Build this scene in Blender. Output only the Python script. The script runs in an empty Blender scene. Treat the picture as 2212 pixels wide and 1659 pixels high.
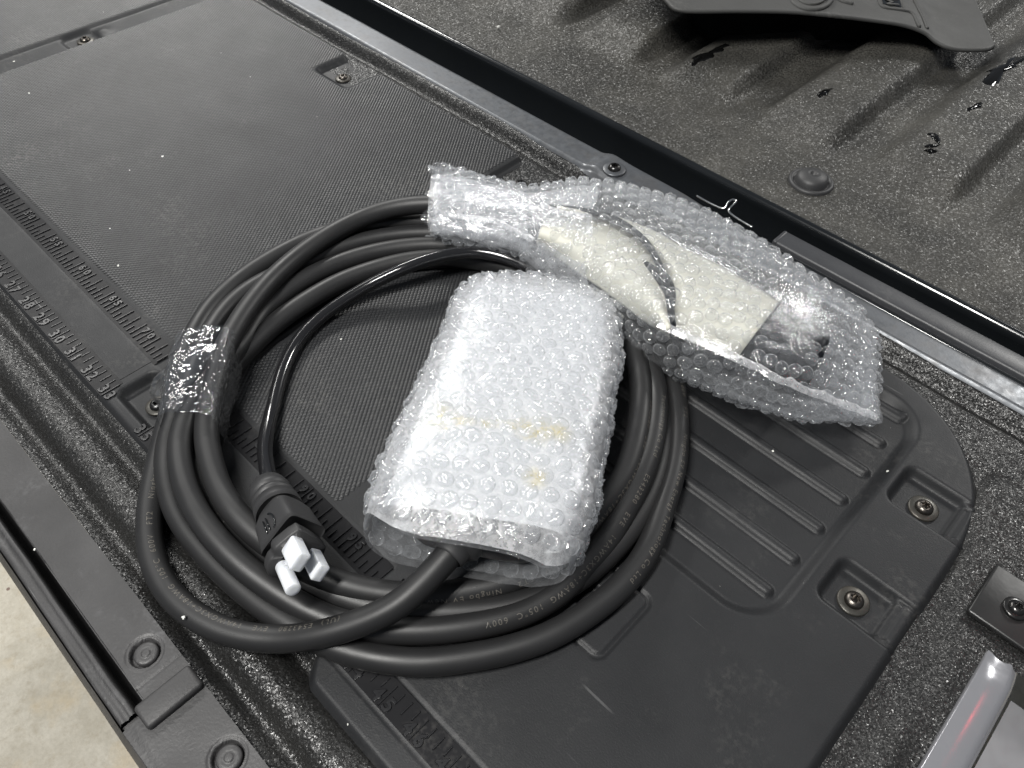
import bpy, math, random
import numpy as np
from mathutils import Vector, Matrix
random.seed(7); RNG = np.random.default_rng(11)
SC = bpy.context.scene; COL = SC.collection

# ------------------------------------------------------------------ camera
PP = np.array([1106., 829.5]); V1 = np.array([-1694., -1293.]); V2 = np.array([3622., -1130.])
FL = math.sqrt(-(V1 - PP) @ (V2 - PP))
_x = -np.append(V1 - PP, FL); _x /= np.linalg.norm(_x)
_y = np.append(V2 - PP, FL); _y /= np.linalg.norm(_y)
ROT = np.stack([_x, _y, np.cross(_x, _y)])
CAM = np.array([0., 0., .44])
def P(u, v, z=0.):
    """pixel of the 2212 px wide photograph + height -> point in the place (metres)"""
    d = ROT @ np.array([u - PP[0], v - PP[1], FL]); return CAM + d * (z - CAM[2]) / d[2]
def ray(u, v):
    d = ROT @ np.array([u - PP[0], v - PP[1], FL]); return d / np.linalg.norm(d)
cd = bpy.data.cameras.new('camera'); cd.sensor_width = 36; cd.lens = FL / 2212 * 36
cd.clip_start = .01; cd.clip_end = 60
cam = bpy.data.objects.new('camera', cd); COL.objects.link(cam)
R, U_, B_ = ROT @ np.array([1, 0, 0]), -(ROT @ np.array([0, 1, 0])), -(ROT @ np.array([0, 0, 1]))
cam.matrix_world = Matrix(((R[0], U_[0], B_[0], CAM[0]), (R[1], U_[1], B_[1], CAM[1]), (R[2], U_[2], B_[2], CAM[2]), (0, 0, 0, 1)))
SC.camera = cam

# ------------------------------------------------------------------ world, lamps, exposure
w = bpy.data.worlds.new('World'); SC.world = w; w.use_nodes = True
w.node_tree.nodes['Background'].inputs[0].default_value = (.80, .88, 1., 1)
w.node_tree.nodes['Background'].inputs[1].default_value = .16
def tube_lamp(loc, power, size=(.09, 1.4), target=(-.3, .3, 0), col=(1, .985, .95), spin=0.):
    l = bpy.data.lights.new('ceiling_or_fill_tube', 'AREA'); l.shape = 'RECTANGLE'; l.size, l.size_y = size
    l.energy = power; l.color = col
    o = bpy.data.objects.new('ceiling_or_fill_tube', l); COL.objects.link(o); o.location = loc
    o.rotation_euler = (0, 0, spin); return o
for dx in (-.09, .09):
    tube_lamp((-.30 + dx, -1.0, 2.5), 62)
    tube_lamp((.3 + dx, 4.4, 2.5), 65)
    tube_lamp((-3.6 + dx, 1.9, 2.5), 72)
    tube_lamp((-3.4 + dx, .15, 2.5), 22)  # added fill pair out of view, brightens the left ruler strip
_q = P(2098, 1545, .004)
tl = tube_lamp(tuple(_q + (_q - CAM) * [1, 1, -1] * .8), .016, size=(.025, .03), col=(1, .05, .08)); tl.name = 'tail_lamp'
SC.view_settings.view_transform = 'Standard'; SC.view_settings.look = 'None'
SC.view_settings.exposure = 0.; SC.view_settings.gamma = 1
SC.cycles.transparent_max_bounces = 24; SC.cycles.max_bounces = 12
SC.cycles.diffuse_bounces = 7; SC.cycles.glossy_bounces = 3; SC.cycles.transmission_bounces = 6
SC.cycles.use_denoising = True; SC.cycles.sample_clamp_indirect = 6
SC.cycles.caustics_reflective = False; SC.cycles.caustics_refractive = False

# ------------------------------------------------------------------ helpers
def tag(o, label=None, cat=None, group=None, kind=None):
    if label: o['label'] = label
    if cat: o['category'] = cat
    if group: o['group'] = group
    if kind: o['kind'] = kind
    return o
def empty(name, loc=(0, 0, 0)):
    o = bpy.data.objects.new(name, None); COL.objects.link(o); o.location = loc; o.empty_display_size = .02; return o
def link(name, me, mat, parent=None):
    o = bpy.data.objects.new(name, me); COL.objects.link(o)
    if mat and not len(me.materials): me.materials.append(mat)
    if parent: o.parent = parent; o.matrix_parent_inverse = Matrix.Translation(-parent.location)
    return o
def mesh(name, V, F, mat, parent=None, smooth=True):
    V = np.asarray(V, dtype=np.float32).reshape(-1, 3)
    me = bpy.data.meshes.new(name)
    if isinstance(F, np.ndarray):
        n, k = F.shape; me.vertices.add(len(V)); me.vertices.foreach_set('co', V.ravel())
        me.loops.add(n * k); me.loops.foreach_set('vertex_index', F.astype(np.int32).ravel())
        me.polygons.add(n); me.polygons.foreach_set('loop_start', np.arange(0, n * k, k, dtype=np.int32))
        me.polygons.foreach_set('loop_total', np.full(n, k, dtype=np.int32)); me.update(calc_edges=True)
    else:
        me.from_pydata(V.tolist(), [], F); me.update()
    if smooth: me.polygons.foreach_set('use_smooth', np.ones(len(me.polygons), dtype=bool))
    me.validate(); return link(name, me, mat, parent)
def quads(nr, nc, wrap=False):
    i, j = np.meshgrid(np.arange(nr - 1), np.arange(nc if wrap else nc - 1), indexing='ij')
    j2 = (j + 1) % nc
    return np.stack([i * nc + j, (i + 1) * nc + j, (i + 1) * nc + j2, i * nc + j2], -1).reshape(-1, 4)
def grid(name, xs, ys, hf, mat, parent=None, keep=None):
    X, Y = np.meshgrid(xs, ys, indexing='xy')
    Z = hf(X, Y); V = np.stack([X, Y, Z], -1).reshape(-1, 3); F = quads(len(ys), len(xs))[:, ::-1]
    if keep is not None:
        k = keep(X, Y).ravel(); F = F[k[F].all(1)]
        used = np.unique(F); m = np.full(len(V), -1); m[used] = np.arange(len(used)); V = V[used]; F = m[F]
    return mesh(name, V, F, mat, parent)
def catmull(pts, n):
    p = np.asarray(pts, float); p = np.vstack([2 * p[0] - p[1], p, 2 * p[-1] - p[-2]])
    seg = len(p) - 3; t = np.linspace(0, seg, n); i = np.minimum(t.astype(int), seg - 1); f = (t - i)[:, None]
    a, b, c, d = p[i], p[i + 1], p[i + 2], p[i + 3]
    return .5 * (2 * b + (c - a) * f + (2 * a - 5 * b + 4 * c - d) * f**2 + (3 * b - a - 3 * c + d) * f**3)
def arclen(p): return np.concatenate([[0], np.cumsum(np.linalg.norm(np.diff(p, axis=0), axis=1))])
def resample(p, step):
    s = arclen(p); n = max(3, int(s[-1] / step)); q = np.linspace(0, s[-1], n)
    return np.stack([np.interp(q, s, p[:, k]) for k in range(3)], -1)
def smooth_path(p, it=6):
    p = p.copy()
    for _ in range(it): p[1:-1] = .25 * p[:-2] + .5 * p[1:-1] + .25 * p[2:]
    return p
def frames(p):
    T = np.gradient(p, axis=0); T /= np.linalg.norm(T, axis=1)[:, None]
    N = np.array([0, 0, 1.]) - T * T[:, 2:3]; N /= np.linalg.norm(N, axis=1)[:, None]
    return T, N, np.cross(N, T)            # tangent, up, left
def tube(name, p, r, mat, parent=None, seg=20, cap=True):
    T, N, L = frames(p); r = np.broadcast_to(r, (len(p),)); a = np.linspace(0, 2 * math.pi, seg, endpoint=False)
    V = p[:, None] + r[:, None, None] * (np.cos(a)[None, :, None] * N[:, None] + np.sin(a)[None, :, None] * L[:, None])
    F = [tuple(x) for x in quads(len(p), seg, True)]
    if cap: F += [tuple(range(seg)), tuple(range((len(p) - 1) * seg, len(p) * seg))[::-1]]
    return mesh(name, V, F, mat, parent)
def lathe(name, prof, mat, parent=None, loc=(0, 0, 0), seg=32, M=None):
    prof = np.array(prof, float); a = np.linspace(0, 2 * math.pi, seg, endpoint=False)
    V = np.stack([prof[:, 0:1] * np.cos(a), prof[:, 0:1] * np.sin(a), np.repeat(prof[:, 1:2], seg, 1)], -1).reshape(-1, 3)
    F = quads(len(prof), seg, True)
    if M is not None: V = V @ np.array(M).T
    return mesh(name, V + np.array(loc), F, mat, parent)
def box(name, x0, x1, y0, y1, z0, z1, mat, parent=None, bev=.001, seg=2, M=None, loc=(0, 0, 0)):
    import bmesh
    bm = bmesh.new(); bmesh.ops.create_cube(bm, size=1)
    for v in bm.verts: v.co = Vector((x0 + (v.co.x + .5) * (x1 - x0), y0 + (v.co.y + .5) * (y1 - y0), z0 + (v.co.z + .5) * (z1 - z0)))
    if bev: bmesh.ops.bevel(bm, geom=bm.edges[:], offset=bev, segments=seg, affect='EDGES', profile=.5)
    me = bpy.data.meshes.new(name); bm.to_mesh(me); bm.free()
    if M is not None:
        A = np.array(M)
        for v in me.vertices: v.co = Vector(A @ np.array(v.co) + np.array(loc))
    me.polygons.foreach_set('use_smooth', np.ones(len(me.polygons), dtype=bool))
    o = link(name, me, mat, parent)
    return o
def _h(i, j, k):
    n = (i * 374761393 + j * 668265263 + k * 2147483647 + 1013904223) & 0x7fffffff
    n = ((n ^ (n >> 13)) * 1274126177) & 0x7fffffff; n = (n ^ (n >> 16)); return (n & 0xffff) / 65535. * 2 - 1
def vnoise(p, sc):
    q = np.asarray(p, float) * sc; b = np.floor(q).astype(np.int64); f = q - b; f = f * f * (3 - 2 * f); out = 0
    for dx in (0, 1):
        for dy in (0, 1):
            for dz in (0, 1):
                wt = (f[..., 0] if dx else 1 - f[..., 0]) * (f[..., 1] if dy else 1 - f[..., 1]) * (f[..., 2] if dz else 1 - f[..., 2])
                out = out + wt * _h(b[..., 0] + dx, b[..., 1] + dy, b[..., 2] + dz)
    return out
def sst(a, b, x): t = np.clip((x - a) / (b - a), 0, 1); return t * t * (3 - 2 * t)
def rrect(X, Y, x0, x1, y0, y1, r):      # signed distance, negative inside
    cx, cy, hx, hy = (x0 + x1) / 2, (y0 + y1) / 2, (x1 - x0) / 2 - r, (y1 - y0) / 2 - r
    dx, dy = np.abs(X - cx) - hx, np.abs(Y - cy) - hy
    return np.hypot(np.maximum(dx, 0), np.maximum(dy, 0)) + np.minimum(np.maximum(dx, dy), 0) - r
def text_mesh(s, size, extrude=0., align='CENTER', space=1., bold=0.):
    c = bpy.data.curves.new('lettering', 'FONT'); c.body = s; c.size = size; c.extrude = extrude; c.align_x = align; c.offset = bold; c.bevel_depth = .00028 if extrude else 0.; c.bevel_resolution = 1
    c.align_y = 'CENTER'; c.resolution_u = 3; c.space_character = space
    o = bpy.data.objects.new('lettering', c); COL.objects.link(o); bpy.context.view_layer.update()
    me = bpy.data.meshes.new_from_object(o.evaluated_get(bpy.context.evaluated_depsgraph_get()))
    bpy.data.objects.remove(o); bpy.data.curves.remove(c); return me

def project(G):
    q = (G.reshape(-1, 3) - CAM) @ ROT; return q[:, :2] / q[:, 2:] * FL + PP
def on_surf(G, pts, lift=.002):
    px = project(G); Q = G.reshape(-1, 3); out = []
    for u, v in pts:
        d = np.hypot(px[:, 0] - u, px[:, 1] - v); k = np.where(d < max(9, d.min() + 3))[0]; j = k[np.argmin(np.linalg.norm(Q[k] - CAM, axis=1))]
        q = Q[j]; out.append(P(u, v, q[2] + lift))
    return np.array(out)

# ------------------------------------------------------------------ materials
def new_mat(name):
    m = bpy.data.materials.new(name); m.use_nodes = True; nt = m.node_tree
    return m, nt, nt.nodes['Principled BSDF'], nt.nodes['Material Output']
def node(nt, t, **kw):
    n = nt.nodes.new(t)
    for k, v in kw.items():
        if k.startswith('i_'): n.inputs[k[2:].replace('_', ' ')].default_value = v
        else: setattr(n, k, v)
    return n
def coords(nt, scale=None):
    tc = node(nt, 'ShaderNodeTexCoord')
    if scale is None: return tc.outputs['Object']
    mp = node(nt, 'ShaderNodeMapping'); mp.inputs['Scale'].default_value = scale
    nt.links.new(tc.outputs['Object'], mp.inputs[0]); return mp.outputs[0]
def ramp(nt, src, stops):
    r = node(nt, 'ShaderNodeValToRGB'); e = r.color_ramp.elements
    while len(e) < len(stops): e.new(.5)
    for q, (p, c) in zip(e, stops): q.position = p; q.color = (c, c, c, 1) if not isinstance(c, tuple) else (*c, 1)
    nt.links.new(src, r.inputs[0]); return r.outputs[0]
def math_(nt, op, a, b):
    n = node(nt, 'ShaderNodeMath', operation=op)
    for k, v in enumerate((a, b)):
        if isinstance(v, (int, float)): n.inputs[k].default_value = v
        else: nt.links.new(v, n.inputs[k])
    return n.outputs[0]
def noise(nt, co, scale, detail=3, rough=.5):
    n = node(nt, 'ShaderNodeTexNoise'); n.inputs['Scale'].default_value = scale; n.inputs['Detail'].default_value = detail
    n.inputs['Roughness'].default_value = rough; nt.links.new(co, n.inputs['Vector']); return n.outputs['Fac']
def voro(nt, co, scale, out='Distance', feature='F1'):
    n = node(nt, 'ShaderNodeTexVoronoi'); n.feature = feature; n.inputs['Scale'].default_value = scale
    nt.links.new(co, n.inputs['Vector']); return n.outputs[out]
def bump(nt, h, strength, dist, prev=None):
    b = node(nt, 'ShaderNodeBump'); b.inputs['Strength'].default_value = strength; b.inputs['Distance'].default_value = dist
    nt.links.new(h, b.inputs['Height'])
    if prev is not None: nt.links.new(prev, b.inputs['Normal'])
    return b.outputs[0]
def mixc(nt, fac, a, b):
    m = node(nt, 'ShaderNodeMix', data_type='RGBA')
    nt.links.new(fac, m.inputs[0]) if not isinstance(fac, float) else None
    if isinstance(fac, float): m.inputs[0].default_value = fac
    for k, v in ((6, a), (7, b)):
        if isinstance(v, tuple): m.inputs[k].default_value = (*v, 1)
        else: nt.links.new(v, m.inputs[k])
    return m.outputs[2]

def plastic(name, base, rough, grain=700, gs=.25, dust=.0, flecks=0., spec=.5, cloud=.25, dustcol=(.30, .29, .27), scr=0.):
    m, nt, b, out = new_mat(name); co = coords(nt); L = nt.links.new
    cl = noise(nt, co, 14, 5, .6)
    col = mixc(nt, ramp(nt, cl, [(.3, 0.), (.75, 1.)]), base, tuple(c * (1 + cloud) for c in base))
    if dust:
        d = ramp(nt, noise(nt, co, 9, 8, .7), [(.52, 0.), (.72, 1.)])
        d2 = ramp(nt, noise(nt, co, 260, 2, .6), [(.45, 0.), (.62, 1.)])
        col = mixc(nt, math_(nt, 'MULTIPLY', math_(nt, 'MULTIPLY', d, d2), dust), col, dustcol)
    if flecks:
        wob = node(nt, 'ShaderNodeVectorMath', operation='ADD'); nz = node(nt, 'ShaderNodeTexNoise'); nz.inputs['Scale'].default_value = 900
        L(co, nz.inputs['Vector']); sc = node(nt, 'ShaderNodeVectorMath', operation='SCALE'); sc.inputs['Scale'].default_value = .0014
        L(nz.outputs['Color'], sc.inputs[0]); L(co, wob.inputs[0]); L(sc.outputs[0], wob.inputs[1])
        v = node(nt, 'ShaderNodeTexVoronoi'); v.inputs['Scale'].default_value = 62; L(wob.outputs[0], v.inputs['Vector'])
        sp = node(nt, 'ShaderNodeSeparateColor'); L(v.outputs['Color'], sp.inputs[0])
        rad = math_(nt, 'MULTIPLY', math_(nt, 'POWER', sp.outputs[0], 9.), .085 * flecks)
        hit = math_(nt, 'LESS_THAN', v.outputs['Distance'], rad)
        col = mixc(nt, hit, col, (.62, .62, .58))
    if scr:
        mp = node(nt, 'ShaderNodeMapping'); mp.inputs['Rotation'].default_value = (0, 0, .7); mp.inputs['Scale'].default_value = (6, 260, 1)
        L(co, mp.inputs[0]); s1 = ramp(nt, noise(nt, mp.outputs[0], 1.6, 2, .5), [(.70, 0.), (.73, 1.)])
        s2 = ramp(nt, noise(nt, co, 26, 3, .5), [(.55, 0.), (.66, 1.)])
        col = mixc(nt, math_(nt, 'MULTIPLY', math_(nt, 'MULTIPLY', s1, s2), scr), col, (.33, .33, .33))
    L(col, b.inputs['Base Color'])
    L(ramp(nt, noise(nt, co, 30, 4, .6), [(.3, rough * .9), (.7, rough * 1.15)]), b.inputs['Roughness'])
    b.inputs['Specular IOR Level'].default_value = spec
    L(bump(nt, noise(nt, co, grain, 3, .6), gs, .0004), b.inputs['Normal'])
    return m
M_PANEL = plastic('moulded_plastic', (.0155, .016, .0172), .46, 900, .35, dust=.12, flecks=.85, scr=.14, spec=.24)
M_DIAM = plastic('diamond_plastic', (.0155, .016, .0172), .40, 600, .12, dust=.17, flecks=.9, cloud=.3, spec=.45)
M_RULER = plastic('ruler_plastic', (.013, .013, .014), .30, 300, .04, dust=.15, scr=.35, flecks=.5, spec=.10)
M_MARK = plastic('ruler_marks', (.008, .008, .009), .28, 500, .05, spec=.45)
M_TRIM = plastic('trim_plastic', (.022, .0215, .022), .52, 520, .6, dust=.55, cloud=1.1, dustcol=(.14, .14, .145), scr=.25)
M_CABLE = plastic('cable_jacket', (.014, .014, .0145), .45, 300, .06, cloud=.2, spec=.42)
M_CORD = plastic('glossy_cord', (.010, .010, .011), .13, 300, .03, cloud=.1, spec=.6)
M_PLUG = plastic('plug_plastic', (.024, .024, .025), .50, 1600, .15)
M_BLACK = plastic('gloss_black', (.006, .007, .008), .16, 60, .10, spec=.6)
M_MOULD = plastic('moulding_plastic', (.030, .031, .034), .40, 700, .2, dust=.15, spec=.4)
M_FLAP = plastic('flap_plastic', (.040, .040, .0385), .62, 1100, .6, dust=.3)
M_MATT = plastic('matt_black', (.003, .003, .003), .8, 300, .1, spec=.1)
M_BOX = plastic('charger_plastic', (.004, .005, .007), .45, 300, .05, spec=.2)
M_PLATE = plastic('plate_paint', (.010, .010, .010), .38, 90, .35, dust=.25)

def liner(name, base, dust=.3, spark=1., fl=800, fs=1., sp_=.5, ro=0.):
    m, nt, b, out = new_mat(name); co = coords(nt); L = nt.links.new
    n1 = noise(nt, co, 420, 3, .6); v1 = voro(nt, co, 620); v2 = voro(nt, co, 330)
    cl = ramp(nt, noise(nt, co, 7, 6, .65), [(.35, 0.), (.7, 1.)])
    col = mixc(nt, math_(nt, 'MULTIPLY', cl, dust), base, (.115, .110, .097))
    col = mixc(nt, ramp(nt, n1, [(.35, 0.), (.7, .5)]), col, tuple(c * 2.2 for c in base))
    L(col, b.inputs['Base Color'])
    L(ramp(nt, noise(nt, co, 900, 1, .5), [(.3, .2 + ro), (.7, .5 + ro)]), b.inputs['Roughness'])
    b.inputs['Specular IOR Level'].default_value = sp_
    nn = bump(nt, v2, .5 * spark, .0007); nn = bump(nt, v1, .6 * spark, .0005, nn); nn = bump(nt, n1, .5 * spark, .0006, nn)
    fv = node(nt, 'ShaderNodeTexVoronoi'); fv.inputs['Scale'].default_value = fl; L(co, fv.inputs['Vector'])
    sb = node(nt, 'ShaderNodeVectorMath', operation='SUBTRACT'); L(fv.outputs['Color'], sb.inputs[0]); sb.inputs[1].default_value = (.5, .5, .5)
    sc = node(nt, 'ShaderNodeVectorMath', operation='SCALE'); sc.inputs['Scale'].default_value = fs; L(sb.outputs[0], sc.inputs[0])
    ad = node(nt, 'ShaderNodeVectorMath', operation='ADD'); L(nn, ad.inputs[0]); L(sc.outputs[0], ad.inputs[1])
    nm = node(nt, 'ShaderNodeVectorMath', operation='NORMALIZE'); L(ad.outputs[0], nm.inputs[0])
    L(nm.outputs[0], b.inputs['Normal']); return m
M_LINER = liner('spray_liner', (.008, .008, .008), .08, .7, 1150, .5)
M_BEDLINER = liner('dusty_spray_liner', (.019, .0185, .017), .62, .35, 800, .8, .42, .08)

def metal(name, col, rough, metallic=.9, dirt=.2, bs=.1):
    m, nt, b, out = new_mat(name); co = coords(nt); L = nt.links.new
    L(mixc(nt, ramp(nt, noise(nt, co, 60, 6, .7), [(.45, 0.), (.75, dirt)]), col, (.10, .085, .07)), b.inputs['Base Color'])
    b.inputs['Metallic'].default_value = metallic
    L(ramp(nt, noise(nt, co, 140, 3, .6), [(.3, rough * .8), (.7, rough * 1.3)]), b.inputs['Roughness'])
    L(bump(nt, noise(nt, co, 320, 3, .6), bs, .0004), b.inputs['Normal']); return m
M_PAINT = metal('grey_paint', (.10, .106, .115), .36, .5, .3, .15)
M_SILVER = metal('silver_paint', (.34, .34, .36), .17, .6, .0, .03)
M_SILVER2 = metal('silver_panel', (.22, .22, .23), .5, .3, .0, .03)
M_SCREW = metal('worn_screw', (.11, .10, .09), .30, .95, .75, .6)
M_DARKSCREW = metal('dark_screw', (.055, .055, .055), .25, .85, .4, .3)
M_WIRE = metal('bright_wire', (.6, .6, .6), .18, 1., .1)
M_WASHER = metal('dark_washer', (.06, .058, .052), .36, .6, .7, .3)

def film(name, haze, tint, rough=.07, bs=.5, edge=.35, fine=420, stain=False, vor=0., gl_=1.1):
    m, nt, b, out = new_mat(name); nt.nodes.remove(b); co = coords(nt); L = nt.links.new
    n1 = noise(nt, co, fine, 4, .65); v = voro(nt, co, fine * .55, feature='DISTANCE_TO_EDGE') 
    nn = bump(nt, n1, bs, .0016)
    if vor: nn = bump(nt, ramp(nt, v, [(0, 0.), (.12, 1.)]), vor, .0006, nn)
    tr = node(nt, 'ShaderNodeBsdfTransparent'); tr.inputs[0].default_value = (.985, .99, .995, 1)
    di = node(nt, 'ShaderNodeBsdfDiffuse'); di.inputs[0].default_value = (*tint, 1); L(nn, di.inputs['Normal'])
    tl_ = node(nt, 'ShaderNodeBsdfTranslucent'); tl_.inputs[0].default_value = (*tint, 1); L(nn, tl_.inputs['Normal'])
    if stain:
        s = ramp(nt, noise(nt, co, 150, 3, .6), [(.42, 0.), (.6, 1.)])
        tot = None
        for (px, py, rad) in stain:
            q = P(px, py, .066); vm = node(nt, 'ShaderNodeVectorMath', operation='DISTANCE'); L(co, vm.inputs[0]); vm.inputs[1].default_value = tuple(q)
            k = ramp(nt, math_(nt, 'DIVIDE', vm.outputs['Value'], rad), [(.3, 1.), (1., 0.)])
            tot = k if tot is None else math_(nt, 'MAXIMUM', tot, k)
        cc = mixc(nt, math_(nt, 'MULTIPLY', tot, s), tint, (.80, .66, .22)); L(cc, di.inputs[0]); L(cc, tl_.inputs[0])
    w1 = node(nt, 'ShaderNodeMixShader'); w1.inputs[0].default_value = .25; L(di.outputs[0], w1.inputs[1]); L(tl_.outputs[0], w1.inputs[2])
    lw = node(nt, 'ShaderNodeLayerWeight'); lw.inputs['Blend'].default_value = .5; L(nn, lw.inputs['Normal'])
    var = ramp(nt, n1, [(.3, haze * .6), (.7, haze * 1.5)])
    fac = math_(nt, 'ADD', var, math_(nt, 'MULTIPLY', math_(nt, 'POWER', lw.outputs['Facing'], 2.6), edge))
    m1 = node(nt, 'ShaderNodeMixShader'); L(fac, m1.inputs[0]); L(tr.outputs[0], m1.inputs[1]); L(w1.outputs[0], m1.inputs[2])
    gl = node(nt, 'ShaderNodeBsdfGlossy'); gl.inputs['Roughness'].default_value = rough; L(nn, gl.inputs['Normal'])
    lf = node(nt, 'ShaderNodeLayerWeight'); lf.inputs['Blend'].default_value = .5; L(nn, lf.inputs['Normal'])
    fr = math_(nt, 'ADD', math_(nt, 'MULTIPLY', math_(nt, 'POWER', lf.outputs['Facing'], 4.5), .8), .07)
    m2 = node(nt, 'ShaderNodeMixShader'); L(math_(nt, 'MULTIPLY', fr, gl_), m2.inputs[0]); L(m1.outputs[0], m2.inputs[1]); L(gl.outputs[0], m2.inputs[2])
    L(m2.outputs[0], out.inputs[0]); return m
STAINS = [(950, 898, .010), (970, 905, .007), (1145, 920, .009), (1175, 928, .010), (1205, 930, .008), (1157, 1037, .007), (995, 906, .0045), (1020, 908, .004), (1048, 910, .0045), (1075, 912, .004), (1105, 915, .0045)]
M_FILM = film('bubble_film', .055, (.93, .95, .985), .07, bs=.4, edge=.4, fine=230, gl_=1.1)
M_BUB = film('bubble_skin', .035, (.95, .97, 1.), .07, .32, .85, 280, gl_=1.4)
M_FILM_B = film('bubble_film_milky', .27, (.93, .94, .965), .10, bs=.35, edge=.4, fine=230, stain=STAINS, gl_=1.0)
M_TAPE = film('clear_tape', .0, (.9, .93, .95), .07, .12, .10, 170, gl_=2.4)
def solidmat(name, col, rough, sss=.0):
    m, nt, b, out = new_mat(name); b.inputs['Base Color'].default_value = (*col, 1); b.inputs['Roughness'].default_value = rough
    if sss: b.inputs['Subsurface Weight'].default_value = sss; b.inputs['Subsurface Radius'].default_value = (.004, .004, .003); b.inputs['Subsurface Scale'].default_value = 1.
    co = coords(nt); nt.links.new(bump(nt, noise(nt, co, 160, 3, .6), .15, .0006), b.inputs['Normal']); return m
M_FOAM = solidmat('foam_sheet', (.57, .56, .49), .6)
M_FOAM_B = solidmat('white_foam', (.55, .56, .57), .6)
def stained(m):
    nt = m.node_tree; b = nt.nodes['Principled BSDF']; co = coords(nt); L = nt.links.new
    s_ = ramp(nt, noise(nt, co, 130, 4, .7), [(.40, 0.), (.58, 1.)]); tot = None
    for (px, py, rad) in STAINS:
        vm = node(nt, 'ShaderNodeVectorMath', operation='DISTANCE'); L(co, vm.inputs[0]); vm.inputs[1].default_value = tuple(P(px, py, .068))
        k = ramp(nt, math_(nt, 'DIVIDE', vm.outputs['Value'], rad * 1.35), [(.35, 1.), (1., 0.)])
        tot = k if tot is None else math_(nt, 'MAXIMUM', tot, k)
    L(mixc(nt, math_(nt, 'MULTIPLY', tot, s_), (.55, .56, .57), (.48, .37, .045)), b.inputs['Base Color'])
stained(M_FOAM_B)
M_CAP = solidmat('white_nylon', (.60, .62, .65), .32, .25)
M_PRINT = solidmat('grey_print', (.09, .083, .072), .5)
M_CRUMB = solidmat('white_grit', (.7, .7, .66), .7)
def concrete():
    m, nt, b, out = new_mat('concrete'); co = coords(nt); L = nt.links.new
    c = mixc(nt, ramp(nt, noise(nt, co, 7, 9, .72), [(.38, 0.), (.62, 1.)]), (.37, .34, .275), (.52, .49, .42))
    c = mixc(nt, ramp(nt, noise(nt, co, 60, 5, .75), [(.5, 0.), (.68, .6)]), c, (.33, .29, .22))
    c = mixc(nt, ramp(nt, noise(nt, co, 11, 4, .6), [(.52, 0.), (.7, .55)]), c, (.50, .40, .25))
    c = mixc(nt, ramp(nt, noise(nt, co, 160, 3, .8), [(.3, .25), (.6, 0.)]), c, (.22, .20, .16))
    v = node(nt, 'ShaderNodeTexVoronoi'); v.inputs['Scale'].default_value = 13; L(co, v.inputs['Vector'])
    c = mixc(nt, ramp(nt, v.outputs['Distance'], [(.035, 1.), (.05, 0.)]), c, (.16, .11, .09))
    L(c, b.inputs['Base Color']); b.inputs['Roughness'].default_value = .55
    L(bump(nt, noise(nt, co, 90, 6, .7), .3, .004), b.inputs['Normal']); return m
M_CONC = concrete()
M_WATER = new_mat('water')[0]
_b = M_WATER.node_tree.nodes['Principled BSDF']; _b.inputs['Base Color'].default_value = (.004, .004, .004, 1); _b.inputs['Roughness'].default_value = .04; _b.inputs['IOR'].default_value = 1.33

# ------------------------------------------------------------------ ground
tag(grid('floor', np.linspace(-6, 4, 21), np.linspace(-3, 8, 21), lambda X, Y: X * 0 - .82, M_CONC), kind='structure')

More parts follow.
